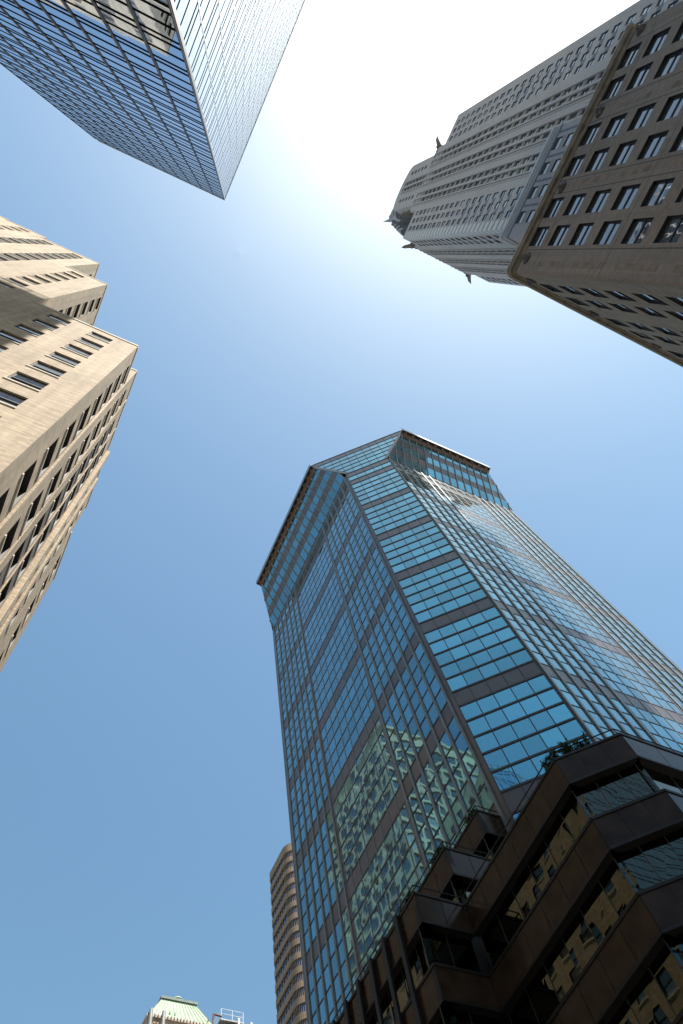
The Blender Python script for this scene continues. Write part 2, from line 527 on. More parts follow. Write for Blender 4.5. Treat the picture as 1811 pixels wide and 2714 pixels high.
def curtain(B, F, us, zs, matfn, frame, vbar, hbar, limits=(), vmat='mullion_metal', hmat='bar_metal', tilt=0.003, pane='glass_pane', spandrel='spandrel'):
    """Panes between mullion lines us and rows zs; vbar(i), hbar(j) give (width, depth) of the bars."""
    for j in range(len(zs) - 1):
        for i in range(len(us) - 1):
            mat = matfn(i, j)
            if not mat:
                continue
            poly = [(us[i], zs[j]), (us[i + 1], zs[j]), (us[i + 1], zs[j + 1]), (us[i], zs[j + 1])]
            for l in limits:
                poly = clip(poly, *l)
                if len(poly) < 3:
                    break
            if len(poly) < 3:
                continue
            uc = sum(p[0] for p in poly) / len(poly); zc = sum(p[1] for p in poly) / len(poly)
            a, b = random.gauss(0, tilt), random.gauss(0, tilt)
            pts = [F.at(u, z, (u - uc) * a + (z - zc) * b) for u, z in poly]
            B.pane(pane if 'glass' in mat else spandrel, pts, mat)
    for i, u in enumerate(us):
        w, dp = vbar(i)
        if w:
            sp = span(limits, 'u', u, zs[0], zs[-1])
            if sp:
                frame.fbox(F, u - w / 2, u + w / 2, sp[0], sp[1], -0.05, dp, vmat)
    for j, z in enumerate(zs):
        h, dp = hbar(j)
        if h:
            sp = span(limits, 'z', z, us[0], us[-1])
            if sp:
                frame.fbox(F, sp[0], sp[1], z - h / 2, z + h / 2, -0.04, dp, hmat)


def Z(h):
    return h + CAM_Z


def structure(name, mb):
    o = mb.build(name); o['kind'] = 'structure'
    return o


# ------------------------------------------------------------------ ground and streets
g = MB(); g.slab([(-1500, -1500), (1500, -1500), (1500, 1500), (-1500, 1500)], -0.15, 'concrete'); structure('ground', g)
g = MB(); g.box(1.0, 15.6, -400, 400, -0.14, -0.004, 'asphalt'); structure('avenue', g)
g = MB()
for x in (4.6, 8.3, 12.0):
    for k in range(-60, 60):
        g.box(x - 0.06, x + 0.06, k * 6.0, k * 6.0 + 2.4, -0.004, 0.001, 'white_paint')
structure('lane_markings', g)
g = MB()
for x0, x1 in ((-3.6, 1.0), (15.6, 19.0)):
    for y0, y1 in ((-120, -7.5), (12.4, 120)):
        g.box(x0, x1, y0, y1, -0.14, 0.0, 'concrete')
structure('pavement', g)

# ------------------------------------------------------------------ teal glass tower with the flared crown, and its stepped podium
T = Building('glass_tower', 'teal glass octagonal tower with a flared crown and brown stone stepped terraces', 'tower', (41.0, 36.0, 0.0))
EW, NW, NS, SWC = 27.31, 52.47, 18.32, 50.49
HT = 109.19                       # height above the eye of the crown's foot
ROW = 1.906
PIT = 1.396
row_z = [Z(HT - ROW * k) for k in range(56, -1, -1)]
nrow = len(row_z) - 1
FW = Face((EW, NW), (EW, 23.18))
FS = Face((32.17, NS), (55.49, NS))
FC = Face((EW, 23.18), (32.17, NS))
uw = [NW - (23.84 + PIT * i) for i in range(20, -1, -1)]
us_ = [32.53 + PIT * i - 32.17 for i in range(17)]
frame = MB(); vents = MB()


def rowkind(j):
    return (nrow - 1 - j) % 6 == 2


# west face
thickw = lambda i: (0.23, 0.11) if (i <= 6 or i >= 14) else (0.07, 0.035)
curtain(T, FW, uw, row_z, lambda i, j: 'spandrel_panel' if (rowkind(j) or j == nrow - 1) else 'teal_glass', frame, thickw, lambda j: (0.16, 0.03))
for a, b in ((0, uw[0]), (uw[-1], FW.L)):
    for j in range(nrow):
        T.pane('spandrel', [FW.at(a, row_z[j], -0.01), FW.at(b, row_z[j], -0.01), FW.at(b, row_z[j + 1], -0.01), FW.at(a, row_z[j + 1], -0.01)], 'spandrel_panel')
for u in (uw[6] + 0.30, uw[14] - 0.30):
    frame.fbox(FW, u - 0.17, u + 0.17, row_z[0], row_z[-1], -0.03, 0.02, 'spandrel_panel')
# south face
thicks = lambda i: (0.23, 0.11) if (i <= 5 or i >= 11) else (0.07, 0.035)
curtain(T, FS, us_, row_z, lambda i, j: 'spandrel_panel' if (rowkind(j) or j == nrow - 1) else 'teal_glass', frame, thicks, lambda j: (0.14, 0.03))
for a, b in ((0, us_[0]), (us_[-1], FS.L)):
    for j in range(nrow):
        T.pane('spandrel', [FS.at(a, row_z[j], -0.01), FS.at(b, row_z[j], -0.01), FS.at(b, row_z[j + 1], -0.01), FS.at(a, row_z[j + 1], -0.01)], 'spandrel_panel')
for u in (us_[5] + 0.30, us_[11] - 0.30):
    frame.fbox(FS, u - 0.17, u + 0.17, row_z[0], row_z[-1], -0.03, 0.02, 'spandrel_panel')
# south-west chamfer, carried up through the crown where it widens
CL = FC.L
uc = [CL * k / 5 for k in range(-4, 10)]
zc = row_z + [Z(HT + ROW * k) for k in range(1, 6)]
H2 = 118.1                        # top of the leaning crown
k = (27.31 - 24.30) * math.sqrt(2) / (H2 - HT)
zt = Z(HT)
limits = [(-1, 0, 0.0), (1, 0, CL)]
curtain(T, FC, uc[4:10], row_z, lambda i, j: 'spandrel_panel' if (rowkind(j) or j == nrow - 1) else 'teal_glass', frame,
        lambda i: (0.07, 0.03), lambda j: (0.19, 0.06), vmat='bar_metal')
zcr = [Z(HT + 1.873 * k_) for k_ in range(7)]
lim2 = [(-1, -k, -k * zt - 0.55), (1, -k, CL - k * zt - 0.55)]
curtain(T, FC, uc, zcr, lambda i, j: 'spandrel_panel' if j == 5 else 'teal_glass', frame,
        lambda i: (0.07, 0.03), lambda j: (0.19, 0.05), limits=lim2, vmat='bar_metal')
border = MB()
for s_ in (0, 1):
    for j in range(6):
        e0, e1 = k * (zcr[j] - zt), k * (zcr[j + 1] - zt)
        if s_ == 0:
            q = [(-e0, zcr[j]), (-e0 + 0.62, zcr[j]), (-e1 + 0.62, zcr[j + 1]), (-e1, zcr[j + 1])]
        else:
            q = [(CL + e0 - 0.62, zcr[j]), (CL + e0, zcr[j]), (CL + e1, zcr[j + 1]), (CL + e1 - 0.62, zcr[j + 1])]
        border.poly([FC.at(u, z, 0.03) for u, z in q], 'spandrel_panel')
T.part('crown_border', border)

# leaning crown on the west and south
zcl = [Z(HT + (H2 - HT) * (0.0 if j == 0 else 0.065 + 0.187 * j) ) for j in range(0, 6)]
zcl[-1] = Z(H2)
cr = lambda i, j: ('teal_glass', 'spandrel_panel', 'teal_glass', 'spandrel_panel', 'teal_glass')[j]
SW_ = Slope((EW, NW), (EW, 23.18), Z(HT), Z(H2), 3.01)
kk = 3.01 / (H2 - HT)
limw = [(-1, kk, kk * Z(HT) - 0.02), (1, kk, SW_.L + kk * Z(HT) - 0.02)]
curtain(T, SW_, uw, zcl, cr, frame, lambda i: (0.16, 0.12), lambda j: (0.0, 0), limits=limw)
SS_ = Slope((32.17, NS), (55.49, NS), Z(HT), Z(H2), 2.98)
kk = 2.98 / (H2 - HT)
lims = [(-1, kk, kk * Z(HT) - 0.02), (1, kk, SS_.L + kk * Z(HT) - 0.02)]
curtain(T, SS_, us_, zcl, cr, frame, lambda i: (0.16, 0.12), lambda j: (0.0, 0), limits=lims)
T.part('mullion_grid', frame)
# eave round the crown: beam, brackets over a dark soffit, pale fascia
top = [(24.30, 49.46), (24.30, 26.19), (35.15, 15.34), (52.51, 15.34), (62.0, 24.8), (62.0, 49.0), (51.0, 59.5), (34.3, 59.5)]
wside = [(24.30, 49.46), (24.30, 26.19)]; sside = [(35.15, 15.34), (52.51, 15.34)]
for seg in (wside, sside):
    ev = MB()
    S_ = Face(*seg)
    ev.hexa([S_.at(0, Z(H2), 0.0), S_.at(S_.L, Z(H2), 0.0), S_.at(S_.L, Z(H2), -0.6), S_.at(0, Z(H2), -0.6),
             S_.at(0, Z(H2 + 0.34), 0.40), S_.at(S_.L, Z(H2 + 0.34), 0.40), S_.at(S_.L, Z(H2 + 0.34), -0.6), S_.at(0, Z(H2 + 0.34), -0.6)], 'soffit_brown')
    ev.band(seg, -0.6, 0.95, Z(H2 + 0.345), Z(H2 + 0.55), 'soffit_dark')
    F_ = Face(*seg)
    n = round(F_.L / PIT)
    for i in range(n):
        u = (i + 0.5) * F_.L / n
        ev.hexa([F_.at(u - 0.30, Z(H2 + 0.18), 0.40), F_.at(u + 0.30, Z(H2 + 0.18), 0.40), F_.at(u + 0.34, Z(H2 + 0.18), 0.36), F_.at(u - 0.34, Z(H2 + 0.18), 0.36),
                 F_.at(u - 0.17, Z(H2 + 0.343), 0.66), F_.at(u + 0.17, Z(H2 + 0.343), 0.66), F_.at(u + 0.34, Z(H2 + 0.343), 0.36), F_.at(u - 0.34, Z(H2 + 0.343), 0.36)], 'soffit_brown')
    T.part('eave', ev)
for seg in (wside, sside):
    fa = MB(); fa.band(seg, 0.86, 0.96, Z(H2 + 0.30), Z(H2 + 1.45), 'fascia_metal'); T.part('fascia', fa)
fa = MB()
fa.band([wside[1], sside[0]], -0.9, 0.02, Z(H2 + 2.33), Z(H2 + 2.62), 'cap_metal')
T.part('corner_cap', fa)
rf = MB()
rf.slab([(24.6, 49.4), (24.6, 26.3), (35.3, 15.6), (52.4, 15.6), (61.5, 24.8), (61.5, 49), (50.8, 59.2), (34.4, 59.2)][::-1], Z(H2 + 1.9), 'roofing')
oct_ = [(EW, NW), (34.3, 59.46), (50.9, 59.46), (60.5, 49.9), (60.5, 23.33), (55.49, NS)]
for a, b in zip(oct_[:-1], oct_[1:]):      # the faces turned away: plain curtain wall
    rf.poly([(b[0], b[1], 0), (a[0], a[1], 0), (a[0], a[1], Z(H2)), (b[0], b[1], Z(H2))], 'spandrel_panel')
rf.poly([(60.5, 23.33, Z(HT)), (55.49, NS, Z(HT)), (52.51, 15.34, Z(H2)), (62.0, 24.8, Z(H2))][::-1], 'spandrel_panel')
rf.poly([(EW, NW, Z(HT)), (34.3, 59.46, Z(HT)), (34.3, 62.0, Z(H2)), (24.3, 49.46, Z(H2))], 'spandrel_panel')
T.part('roof', rf)
core = MB()      # dark core behind the glass
core.hexa([(EW + 0.4, 23.6, 0), (32.3, NS + 0.4, 0), (55.3, NS + 0.4, 0), (55.3, 52.0, 0)] + [(EW + 0.4, 23.6, Z(HT)), (32.3, NS + 0.4, Z(HT)), (55.3, NS + 0.4, Z(HT)), (55.3, 52.0, Z(HT))], 'black_recess')
T.part('core', core)

# podium: storey bands of polished stone over recessed glass
H1 = 27.5
pod = MB(); caps = MB(); soff = MB()
FL = 3.9


def podium_side(p0, p1, htop, floors, bays, band_h=1.78, recess=0.38, ribs=False, first=True):
    F_ = Face(p0, p1)
    for k_ in range(floors):
        t = Z(htop - FL * k_); b = t - band_h; nb = t - FL
        for i in range(bays):
            a, c = F_.L * i / bays, F_.L * (i + 1) / bays
            g_ = 0.018
            if b > 0.3:
                j1, j2 = random.gauss(0, 0.002), random.gauss(0, 0.002)
                T.pane('stone_panel', [F_.at(a + g_, b + 0.1, -j1), F_.at(c - g_, b + 0.1, j1), F_.at(c - g_, t - 0.14, j1 + j2), F_.at(a + g_, t - 0.14, -j1 + j2)], 'granite')
            if nb > -2:
                T.pane('glass_pane', [F_.at(a + 0.02, max(nb, 0.2), -recess), F_.at(c - 0.02, max(nb, 0.2), -recess), F_.at(c - 0.02, b + 0.02, -recess + random.gauss(0, 0.01)), F_.at(a + 0.02, b + 0.02, -recess + random.gauss(0, 0.01))], 'podium_glass')
            pod.fbox(F_, a - 0.02, a + 0.02, max(nb, 0.1), b, -recess - 0.02, -recess + 0.02, 'bar_metal')
        pod.fbox(F_, 0.0, F_.L, b + 0.1, t - 0.14, -0.3, -0.03, 'black_recess')
        caps.fbox(F_, 0.0, F_.L, t - 0.14, t, -0.3, 0.05, 'cap_metal')
        caps.fbox(F_, 0.0, F_.L, b - 0.02, b + 0.1, -0.03, 0.05, 'cap_metal')
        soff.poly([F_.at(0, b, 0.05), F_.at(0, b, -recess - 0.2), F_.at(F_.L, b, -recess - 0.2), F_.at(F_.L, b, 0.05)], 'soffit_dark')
    if ribs:
        u = F_.L - (25.93 - 24.09)
        while u > 0.1:
            caps.fbox(F_, u - 0.14, u + 0.14, 0.2, Z(htop) + 0.1, 0.05, 0.2, 'cap_metal')
            u -= 1.51


A0, B0, C0, RE, SN = 19.1, 22.0, 25.6, 22.0, 24.09
podium_side((A0, 34.6), (A0, SN), H1, 7, 7, ribs=True)            # west side of the outer wing
podium_side((A0, SN), (RE, SN), H1, 7, 2)                        # its south return
podium_side((RE, SN), (RE, 14.77), H1, 7, 6)                     # west side towards the corner
podium_side((RE, 14.77), (24.37, 12.40), H1, 7, 4 - 1)           # chamfered corner
podium_side((24.37, 12.40), (60.0, 12.40), H1, 7, 18)            # south side
podium_side((B0, 34.6), (B0, SN), 31.4, 1, 7, band_h=1.95)
podium_side((B0, SN), (28.0, SN), 31.4, 1, 4, band_h=1.95)
podium_side((C0, 34.6), (C0, SN), 35.6, 1, 7, band_h=1.95)
podium_side((C0, SN), (30.0, SN), 35.6, 1, 4, band_h=1.95)
T.part('podium_frame', pod)
T.part('coping', caps)
for x0, x1, y0, y1, h in ((A0 + 0.6, EW, SN + 0.6, 34.6, H1 - 1.0), (B0 + 0.6, EW, SN + 0.6, 34.6, 30.3), (C0 + 0.6, EW, SN + 0.6, 34.6, 34.5), ):
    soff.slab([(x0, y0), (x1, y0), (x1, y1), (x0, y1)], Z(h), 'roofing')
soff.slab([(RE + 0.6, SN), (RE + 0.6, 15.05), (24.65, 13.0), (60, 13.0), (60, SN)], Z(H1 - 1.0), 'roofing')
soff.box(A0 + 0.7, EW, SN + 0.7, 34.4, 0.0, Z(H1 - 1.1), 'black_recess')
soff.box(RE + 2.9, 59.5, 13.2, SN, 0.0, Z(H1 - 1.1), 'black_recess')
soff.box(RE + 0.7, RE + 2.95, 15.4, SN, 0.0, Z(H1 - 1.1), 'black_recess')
soff.poly([(A0, 34.6, 0), (A0, 34.6, Z(H1)), (EW, 34.6, Z(H1)), (EW, 34.6, 0)], 'granite')
T.part('terrace_deck', soff)
vents.fbox(FS, us_[0] + 0.25, us_[1] - 0.25, row_z[16], row_z[17] - 0.2, 0.02, 0.08, 'black_recess')
for k_ in range(12):
    z = row_z[16] + 0.1 + k_ * 0.13
    vents.fbox(FS, us_[0] + 0.28, us_[1] - 0.28, z, z + 0.05, 0.08, 0.12, 'bar_metal')
T.part('louvre', vents)


def railing(pts, h, rail=0.55, step=1.5):
    mb = MB()
    for a, b in zip(pts[:-1], pts[1:]):
        mb.tube((a[0], a[1], Z(h + rail)), (b[0], b[1], Z(h + rail)), 0.035, 'dark_frame_and_shade')
        l = math.hypot(b[0] - a[0], b[1] - a[1]); n = max(1, round(l / step))
        for i in range(n + 1):
            x = a[0] + (b[0] - a[0]) * i / n; y = a[1] + (b[1] - a[1]) * i / n
            mb.tube((x, y, Z(h - 0.1)), (x, y, Z(h + rail)), 0.025, 'dark_frame_and_shade', 5)
    T.part('railing', mb)


railing([(A0 + 0.12, 34.5), (A0 + 0.12, SN + 0.12), (RE + 0.12, SN + 0.12)], H1)
railing([(RE + 0.12, SN), (RE + 0.12, 14.85), (24.42, 12.55), (34.0, 12.55)], H1)
railing([(B0 + 0.12, 34.5), (B0 + 0.12, SN + 0.12), (27.0, SN + 0.12)], 31.4)
railing([(C0 + 0.12, 34.5), (C0 + 0.12, SN + 0.12), (27.6, SN + 0.12)], 35.6)
T.flush_panes()


def shrub(loc, length, along, h, label, seed):
    rnd = random.Random(seed)
    root = thing('shrub', label, 'shrub', loc, 'shrubs in the terrace planters')
    lf = MB(); tw = MB()
    for i in range(int(16 * length) + 8):
        t = (rnd.random() - 0.5) * length
        bx, by = along[0] * t, along[1] * t
        top_ = Vector((bx + rnd.gauss(0, 0.13), by + rnd.gauss(0, 0.13), h * rnd.uniform(0.45, 1.1)))
        b_ = Vector((bx, by, -0.15))
        tw.tube(tuple(b_), tuple(top_), (0.012, 0.004), 'twig', 4)
        for q in range(30):
            c = b_.lerp(top_, rnd.uniform(0.35, 1.0)) + Vector((rnd.gauss(0, 0.06), rnd.gauss(0, 0.06), rnd.gauss(0, 0.04)))
            a_ = Vector((rnd.gauss(0, 1), rnd.gauss(0, 1), rnd.gauss(0, 1))).normalized() * rnd.uniform(0.07, 0.14)
            b2 = a_.orthogonal().normalized() * 0.045
            lf.poly([tuple(c - a_), tuple(c + b2), tuple(c + a_), tuple(c - b2)], 'leaf')
    for nm, mb in (('foliage', lf), ('stem', tw)):
        o = mb.build(nm); o.parent = root


shrub((RE + 0.16, 15.1, Z(H1)), 0.9, (0, 1), 0.8, 'small dark shrub on the terrace coping at the bend of the stepped podium', 1)
shrub((RE + 0.95, 14.03, Z(H1)), 1.4, (0.7, -0.7), 0.85, 'wide dark shrub behind the rail on the chamfered corner of the podium', 2)
shrub((A0 + 0.2, 25.2, Z(H1)), 1.5, (0, 1), 0.5, 'low leafy shrub on the lowest and farthest out corner terrace', 3)
shrub((B0 + 0.18, 25.0, Z(31.4)), 1.4, (0, 1), 0.55, 'spiky shrub on the middle of the three stacked corner terraces', 4)
shrub((C0 + 0.18, 24.9, Z(35.6)), 1.0, (0, 1), 0.55, 'dark shrub on the topmost small corner terrace below the mullions', 5)

# ------------------------------------------------------------------ silver mirrored tower, top left
Y = Building('mirrored_tower', 'silver tower with blue mirrored north side and white glaring side', 'tower', (-11.0, -30.0, 0.0))
HH = 92.6
FN = Face((-3.7, -4.65), (-18.4, -4.37)); FE = Face((-2.8, -60.0), (-3.7, -4.65))
FWy = Face((-18.4, -4.37), (-18.4, -60.0))
zl = []
for k_ in range(-7, 20):
    z0 = 25.4 + 3.5 * k_
    for dz in (0, 0.65, 2.05):
        if 0.3 < z0 + dz < HH - 1.6:
            zl.append(Z(z0 + dz))
zl = [0.0] + zl + [Z(HH - 1.5)]
fr = MB()
nb = [i * FN.L / 11 for i in range(12)]
ebay = 44
eb = [i * FE.L / ebay for i in range(ebay + 1)]
curtain(Y, FN, nb, zl, lambda i, j: 'mirror_glass', fr, lambda i: (0.11, 0.03), lambda j: (0.15, 0.016), vmat='bar_metal', hmat='dull_black', tilt=0.0012)
curtain(Y, FE, eb, zl, lambda i, j: 'mirror_glass', fr, lambda i: (0.06, 0.010), lambda j: (0.16, 0.005), vmat='silver_metal', hmat='dull_black', tilt=0.0012)
fr.band([(-18.4, -60), (-18.4, -4.37)][::-1], -0.02, 0.05, 0, Z(HH - 1.5), 'bar_metal')
Y.part('mullion_grid', fr)
cn = MB()
cn.fbox(FE, FE.L - 0.13, FE.L + 0.02, 0, Z(HH - 0.02), -0.05, 0.03, 'silver_metal')
Y.part('corner_post', cn)
gp = MB(); gr_ = MB()
for F_, bs_ in ((FN, nb), (FE, eb)):
    for i in range(len(bs_) - 1):
        gp.poly([F_.at(bs_[i] + 0.02, Z(HH - 1.45), 0.0), F_.at(bs_[i + 1] - 0.02, Z(HH - 1.45), 0.0), F_.at(bs_[i + 1] - 0.02, Z(HH), 0.0), F_.at(bs_[i] + 0.02, Z(HH), 0.0)], 'clear_glass')
        gr_.fbox(F_, bs_[i] - 0.04, bs_[i] + 0.04, Z(HH - 1.5), Z(HH), -0.06, 0.04, 'bar_metal')
    gr_.fbox(F_, 0, F_.L, Z(HH - 0.06), Z(HH), -0.05, 0.03, 'pale_steel')
Y.part('parapet_glass', gp)
Y.part('parapet_frame', gr_)
cr_ = MB()
cr_.hexa([(-18.3, -59.9, 0), (-3.0, -59.9, 0), (-3.9, -4.85, 0), (-18.3, -4.6, 0)] + [(-18.3, -59.9, Z(HH - 1.6)), (-3.0, -59.9, Z(HH - 1.6)), (-3.9, -4.85, Z(HH - 1.6)), (-18.3, -4.6, Z(HH - 1.6))], 'roofing')
Y.part('roof', cr_)
Y.flush_panes()

# ------------------------------------------------------------------ tan brick stepped tower, left
G = Building('brick_tower', 'tan brick stepped tower with sunlit cream side and shaded window side', 'tower', (-15.0, 18.0, 0.0))
SNg = 8.74
tiers = [(-4.1, 54.66), (-11.45, 84.7), (-15.9, 104.5), (-23.5, 107.4), (-28.8, 108.6), (-46.0, None)]
wall = MB(); par = MB()


def gwin(holes, F_, u0, u1, zt, hgt=1.95, dep=0.10, **kw):
    holes.append((u0, u1, zt - hgt, zt))
    G.window(F_, u0, u1, zt - hgt, zt, depth=dep, sill='sill_stone', **kw)


FSg = Face((-46.0, SNg), (-4.1, SNg))
U = lambda e: e + 46.0
scol = [(-7.06, -5.62), (-9.88, -8.46), (-14.85, -13.4), (-19.0, -17.5), (-22.75, -21.3), (-26.45, -25.0), (-31.5, -30.0), (-35.5, -34.0)]
for t in range(5):
    e1, h1 = tiers[t]; e0 = tiers[t + 1][0]
    holes = []; patches = []
    base_h = {0: 52.85, 1: 82.5, 2: 102.3, 3: 105.3, 4: 106.2}[t]
    pitch = 3.6 if t else 3.6
    cols_ = [c for c in scol if c[0] > e0 - 0.2 and c[1] < e1]
    for c in cols_:
        z = Z(base_h); n = 0
        while z > 4:
            gwin(holes, FSg, U(c[0]), U(c[1]), z)
            if t >= 2 and c[1] == -17.5 or c[1] == -21.3:
                patches.append((U(c[0]), U(c[1]), z - 3.6, z - 1.95, 'dark_brick'))
            z -= pitch
    wall.wall(FSg, U(e0), U(e1), 0, Z(h1), holes, 'tan_brick', patches, reveal=0.14)
    par.fbox(FSg, U(e0), U(e1), Z(h1) - 0.35, Z(h1) + 0.03, -0.45, 0.05, 'limestone')
# setback returns facing east
for t in range(1, 5):
    e1, h1 = tiers[t]; hb = tiers[t - 1][1]
    F_ = Face((e1, SNg), (e1, 79.0 if t < 3 else 34.0)); holes = []
    z = Z({1: 83.5, 2: 101.5, 3: 105.5, 4: 106.0}[t])
    while z - 2 > Z(hb) + 0.4 or (t == 1 and z > 6):
        for n0 in ([10.1 + 2.95 * q for q in range(23)] if t < 3 else (11.5,)):
            if z - 2 > Z(hb) + 0.4 or n0 > 29:
                gwin(holes, F_, n0 - SNg, n0 - SNg + 1.35, z, dep=0.2)
        z -= 3.6
    wall.wall(F_, 0, F_.L, 0 if t == 1 else Z(hb) - 0.5, Z(h1), holes, 'tan_brick', reveal=0.24, rmat='dark_frame_and_shade')  # brick jambs coloured black: shade of the reveals painted in
    par.fbox(F_, 0.06, F_.L, Z(h1) - 0.35, Z(h1) + 0.03, -0.45, 0.05, 'limestone')
# long side facing the avenue
secs = [(-4.1, 8.74, 11.6, 54.66), (-3.98, 11.6, 24.0, 60.8), (-3.98, 24.0, 28.3, 55.2)]
ecols = [(10.0, 11.42), (12.45, 13.85), (14.9, 16.2), (16.8, 18.1), (19.3, 20.6), (21.6, 22.9), (25.2, 26.6)]
for e_, n0, n1, h1 in secs:
    F_ = Face((e_, n0), (e_, n1)); holes = []; patches = []
    for ci, (a, b) in enumerate(ecols):
        if a < n0 or b > n1:
            continue
        z = Z(53.47)
        while z + 3.6 < Z(h1) - 1.0:
            z += 3.6
        while z > 4:
            gwin(holes, F_, a - n0, b - n0, z, 2.05, dep=0.26)
            if ci in (2, 3):
                patches.append((a - n0, b - n0, z - 3.6, z - 2.0, 'dark_brick'))
            z -= 3.6
    wall.wall(F_, 0, F_.L, 0, Z(h1), holes, 'tan_brick', patches, reveal=0.30, rmat='dark_frame_and_shade')  # reveals have no lining; their shadow is painted as black
    par.fbox(F_, 0.06, F_.L, Z(h1) - 0.3, Z(h1) + 0.03, -0.45, 0.05, 'limestone')
Fx = Face((-9.0, 11.6), (-3.98, 11.6)); wall.wall(Fx, 0, Fx.L, 0, Z(60.8), [], 'tan_brick')
par.fbox(Fx, 0, Fx.L, Z(60.8) - 0.3, Z(60.8) + 0.03, -0.45, 0.05, 'limestone')
for n_, w_ in ((18.55, 0.28), (21.05, 0.14), (13.98, 0.06), (16.5, 0.05)):      # piers standing proud of the avenue side
    F_ = Face((-3.98, n_), (-3.98, n_ + 0.5)); wall.fbox(F_, 0, 0.5 if w_ > 0.1 else 0.12, 0.2, Z(60.4), -0.1, w_, 'tan_brick')
Fb = Face((-3.98, 28.3), (-46.0, 28.3)); wall.wall(Fb, 0, Fb.L, 0, Z(54.6), [], 'tan_brick')
Fb = Face((-11.45, 79.0), (-46.0, 79.0)); wall.wall(Fb, 0, Fb.L, 0, Z(84.7), [], 'tan_brick')
Fb = Face((-15.9, 79.0), (-46.0, 79.0)); wall.wall(Fb, 0, Fb.L, Z(84.7), Z(104.5), [], 'tan_brick')
Fb = Face((-3.98, 24.0), (-9.0, 24.0)); wall.wall(Fb, 0, Fb.L, Z(54.0), Z(60.8), [], 'tan_brick')
G.part('wall', wall)
G.part('coping', par)
rf = MB()
rf.slab([(-11.45, 8.8), (-4.15, 8.8), (-4.15, 28.2), (-11.45, 28.2)], Z(54.4), 'roofing')
rf.slab([(-9.0, 11.7), (-4.1, 11.7), (-4.1, 23.9), (-9.0, 23.9)], Z(60.6), 'roofing')
for (e1, h1), (e0, _) in zip(tiers[1:5], tiers[2:6]):
    ye = 78.9 if h1 < 105 else 33.9
    rf.slab([(e0, 8.8), (e1 - 0.05, 8.8), (e1 - 0.05, ye), (e0, ye)], Z(h1 - 0.3), 'roofing')
rf.poly([(-46, SNg, 0), (-46, SNg, Z(108)), (-46, 34, Z(108)), (-46, 34, 0)], 'tan_brick')
G.part('roof', rf)
G.flush_windows()

# ------------------------------------------------------------------ white and grey brick skyscraper with the spire, right
stone_mat('strip_brick', (0.24, 0.225, 0.215), 0.9, 0.12)
C = Building('spired_skyscraper', 'tall pale brick skyscraper with spire and eagle heads above a dark brick base', 'skyscraper', (40.0, -30.0, 0.0))
wall = MB()
# dark base on the street corner
BW, BN, BS, BH = 19.8, -7.55, -26.0, 58.6
FBN = Face((46.0, BN), (BW + 0.25, BN)); FBW = Face((BW, BN - 0.25), (BW, BS)); FBS = Face((BW, BS), (46.0, BS))


def bwin(holes, F_, u0, u1, head, dep=0.20, **kw):
    holes.append((u0, u1, head - 2.3, head))
    C.window(F_, u0, u1, head - 2.3, head, depth=dep, fr=0.09, **kw)


holes = []
for n0 in (9.72, 11.93, 15.06, 17.35, 20.66, 22.85):
    u = n0 + BN - 0.7 - 0.0
    z = Z(57.65)
    while z > 6:
        bwin(holes, FBW, n0 - 7.8, n0 - 7.8 + 1.5, z)
        z -= 3.62
pt = []
for n0 in (14.0, 19.6, 25.2):          # brick piers with a pale panel between window pairs
    for k_ in range(0, 16, 4):
        zt = Z(57.65) - 3.62 * k_ - 2.75
        pt.append((max(0.2, n0 - 7.8 - 4.6), n0 - 7.8 - 0.9, zt - 0.55, zt, 'terracotta'))
for n0 in (9.72, 15.06, 20.66):       # grooves beside the window pairs, long panels up the blank pier
    for a in (n0 - 7.8 - 0.32, n0 - 7.8 + 4.02):
        pt.append((a, a + 0.07, 3.0, Z(57.9), 'dark_brick'))
for u_ in (0.35, 4.05 + 1.92 + 0.35, 11.6):
    z = 4.0
    while z < Z(52):
        pt.append((u_, u_ + 0.42, z, z + 4.6, 'terracotta')); z += 5.9
for k_ in range(5):
    pt.append((0.05, FBW.L - 0.05, Z(54.7) - 10.86 * k_, Z(54.7) - 10.86 * k_ + 0.07, 'dark_brick'))
ptn = []
for k_ in range(8):
    ptn.append((0.1, FBN.L - 0.05, Z(53.9) - 7.2 * k_, Z(53.9) - 7.2 * k_ + 0.09, 'dark_brick'))
wall.wall(FBW, 0, FBW.L, 0, Z(BH - 0.6), holes, 'brown_brick', pt, reveal=0.24, rmat='dark_frame_and_shade')  # black reveals are painted shade on the brick jambs
holes = []
for k_ in range(4):
    for e0 in (21.6 + 6.2 * k_, 24.0 + 6.2 * k_):
        if e0 > 44:
            continue
        z = Z(57.0)
        while z > 6:
            bwin(holes, FBN, 46.0 - e0 - 1.4, 46.0 - e0, z, dep=0.12)
            z -= 3.6
wall.wall(FBN, 0, FBN.L, 0, Z(BH - 0.6), holes, 'brown_brick', ptn, reveal=0.16, rmat='dark_frame_and_shade')  # reveal shadow put into the colour here too
arc = [(BW + 0.25 - 0.25 * math.sin(a), BN - 0.25 + 0.25 * math.cos(a)) for a in [i * math.pi / 12 for i in range(7)]]
for a, b in zip(arc[:-1], arc[1:]):
    Fa = Face(a, b); wall.wall(Fa, 0, Fa.L, 0, Z(BH - 0.6), [], 'brown_brick')
wall.wall(FBS, 0, FBS.L, 0, Z(BH - 0.6), [], 'brown_brick')
path = [(46.0, BN)] + arc + [(BW, BS), (46.0, BS)]
cor = MB()
cor.band(path, -0.3, 0.07, Z(BH - 0.9), Z(BH - 0.3), 'cornice_stone')
cor.band(path, -0.3, 0.26, Z(BH - 0.297), Z(BH + 0.35), 'cornice_stone')
cor.band(path, -0.3, 0.31, Z(BH + 0.353), Z(BH + 0.47), 'limestone')
C.part('cornice', cor)


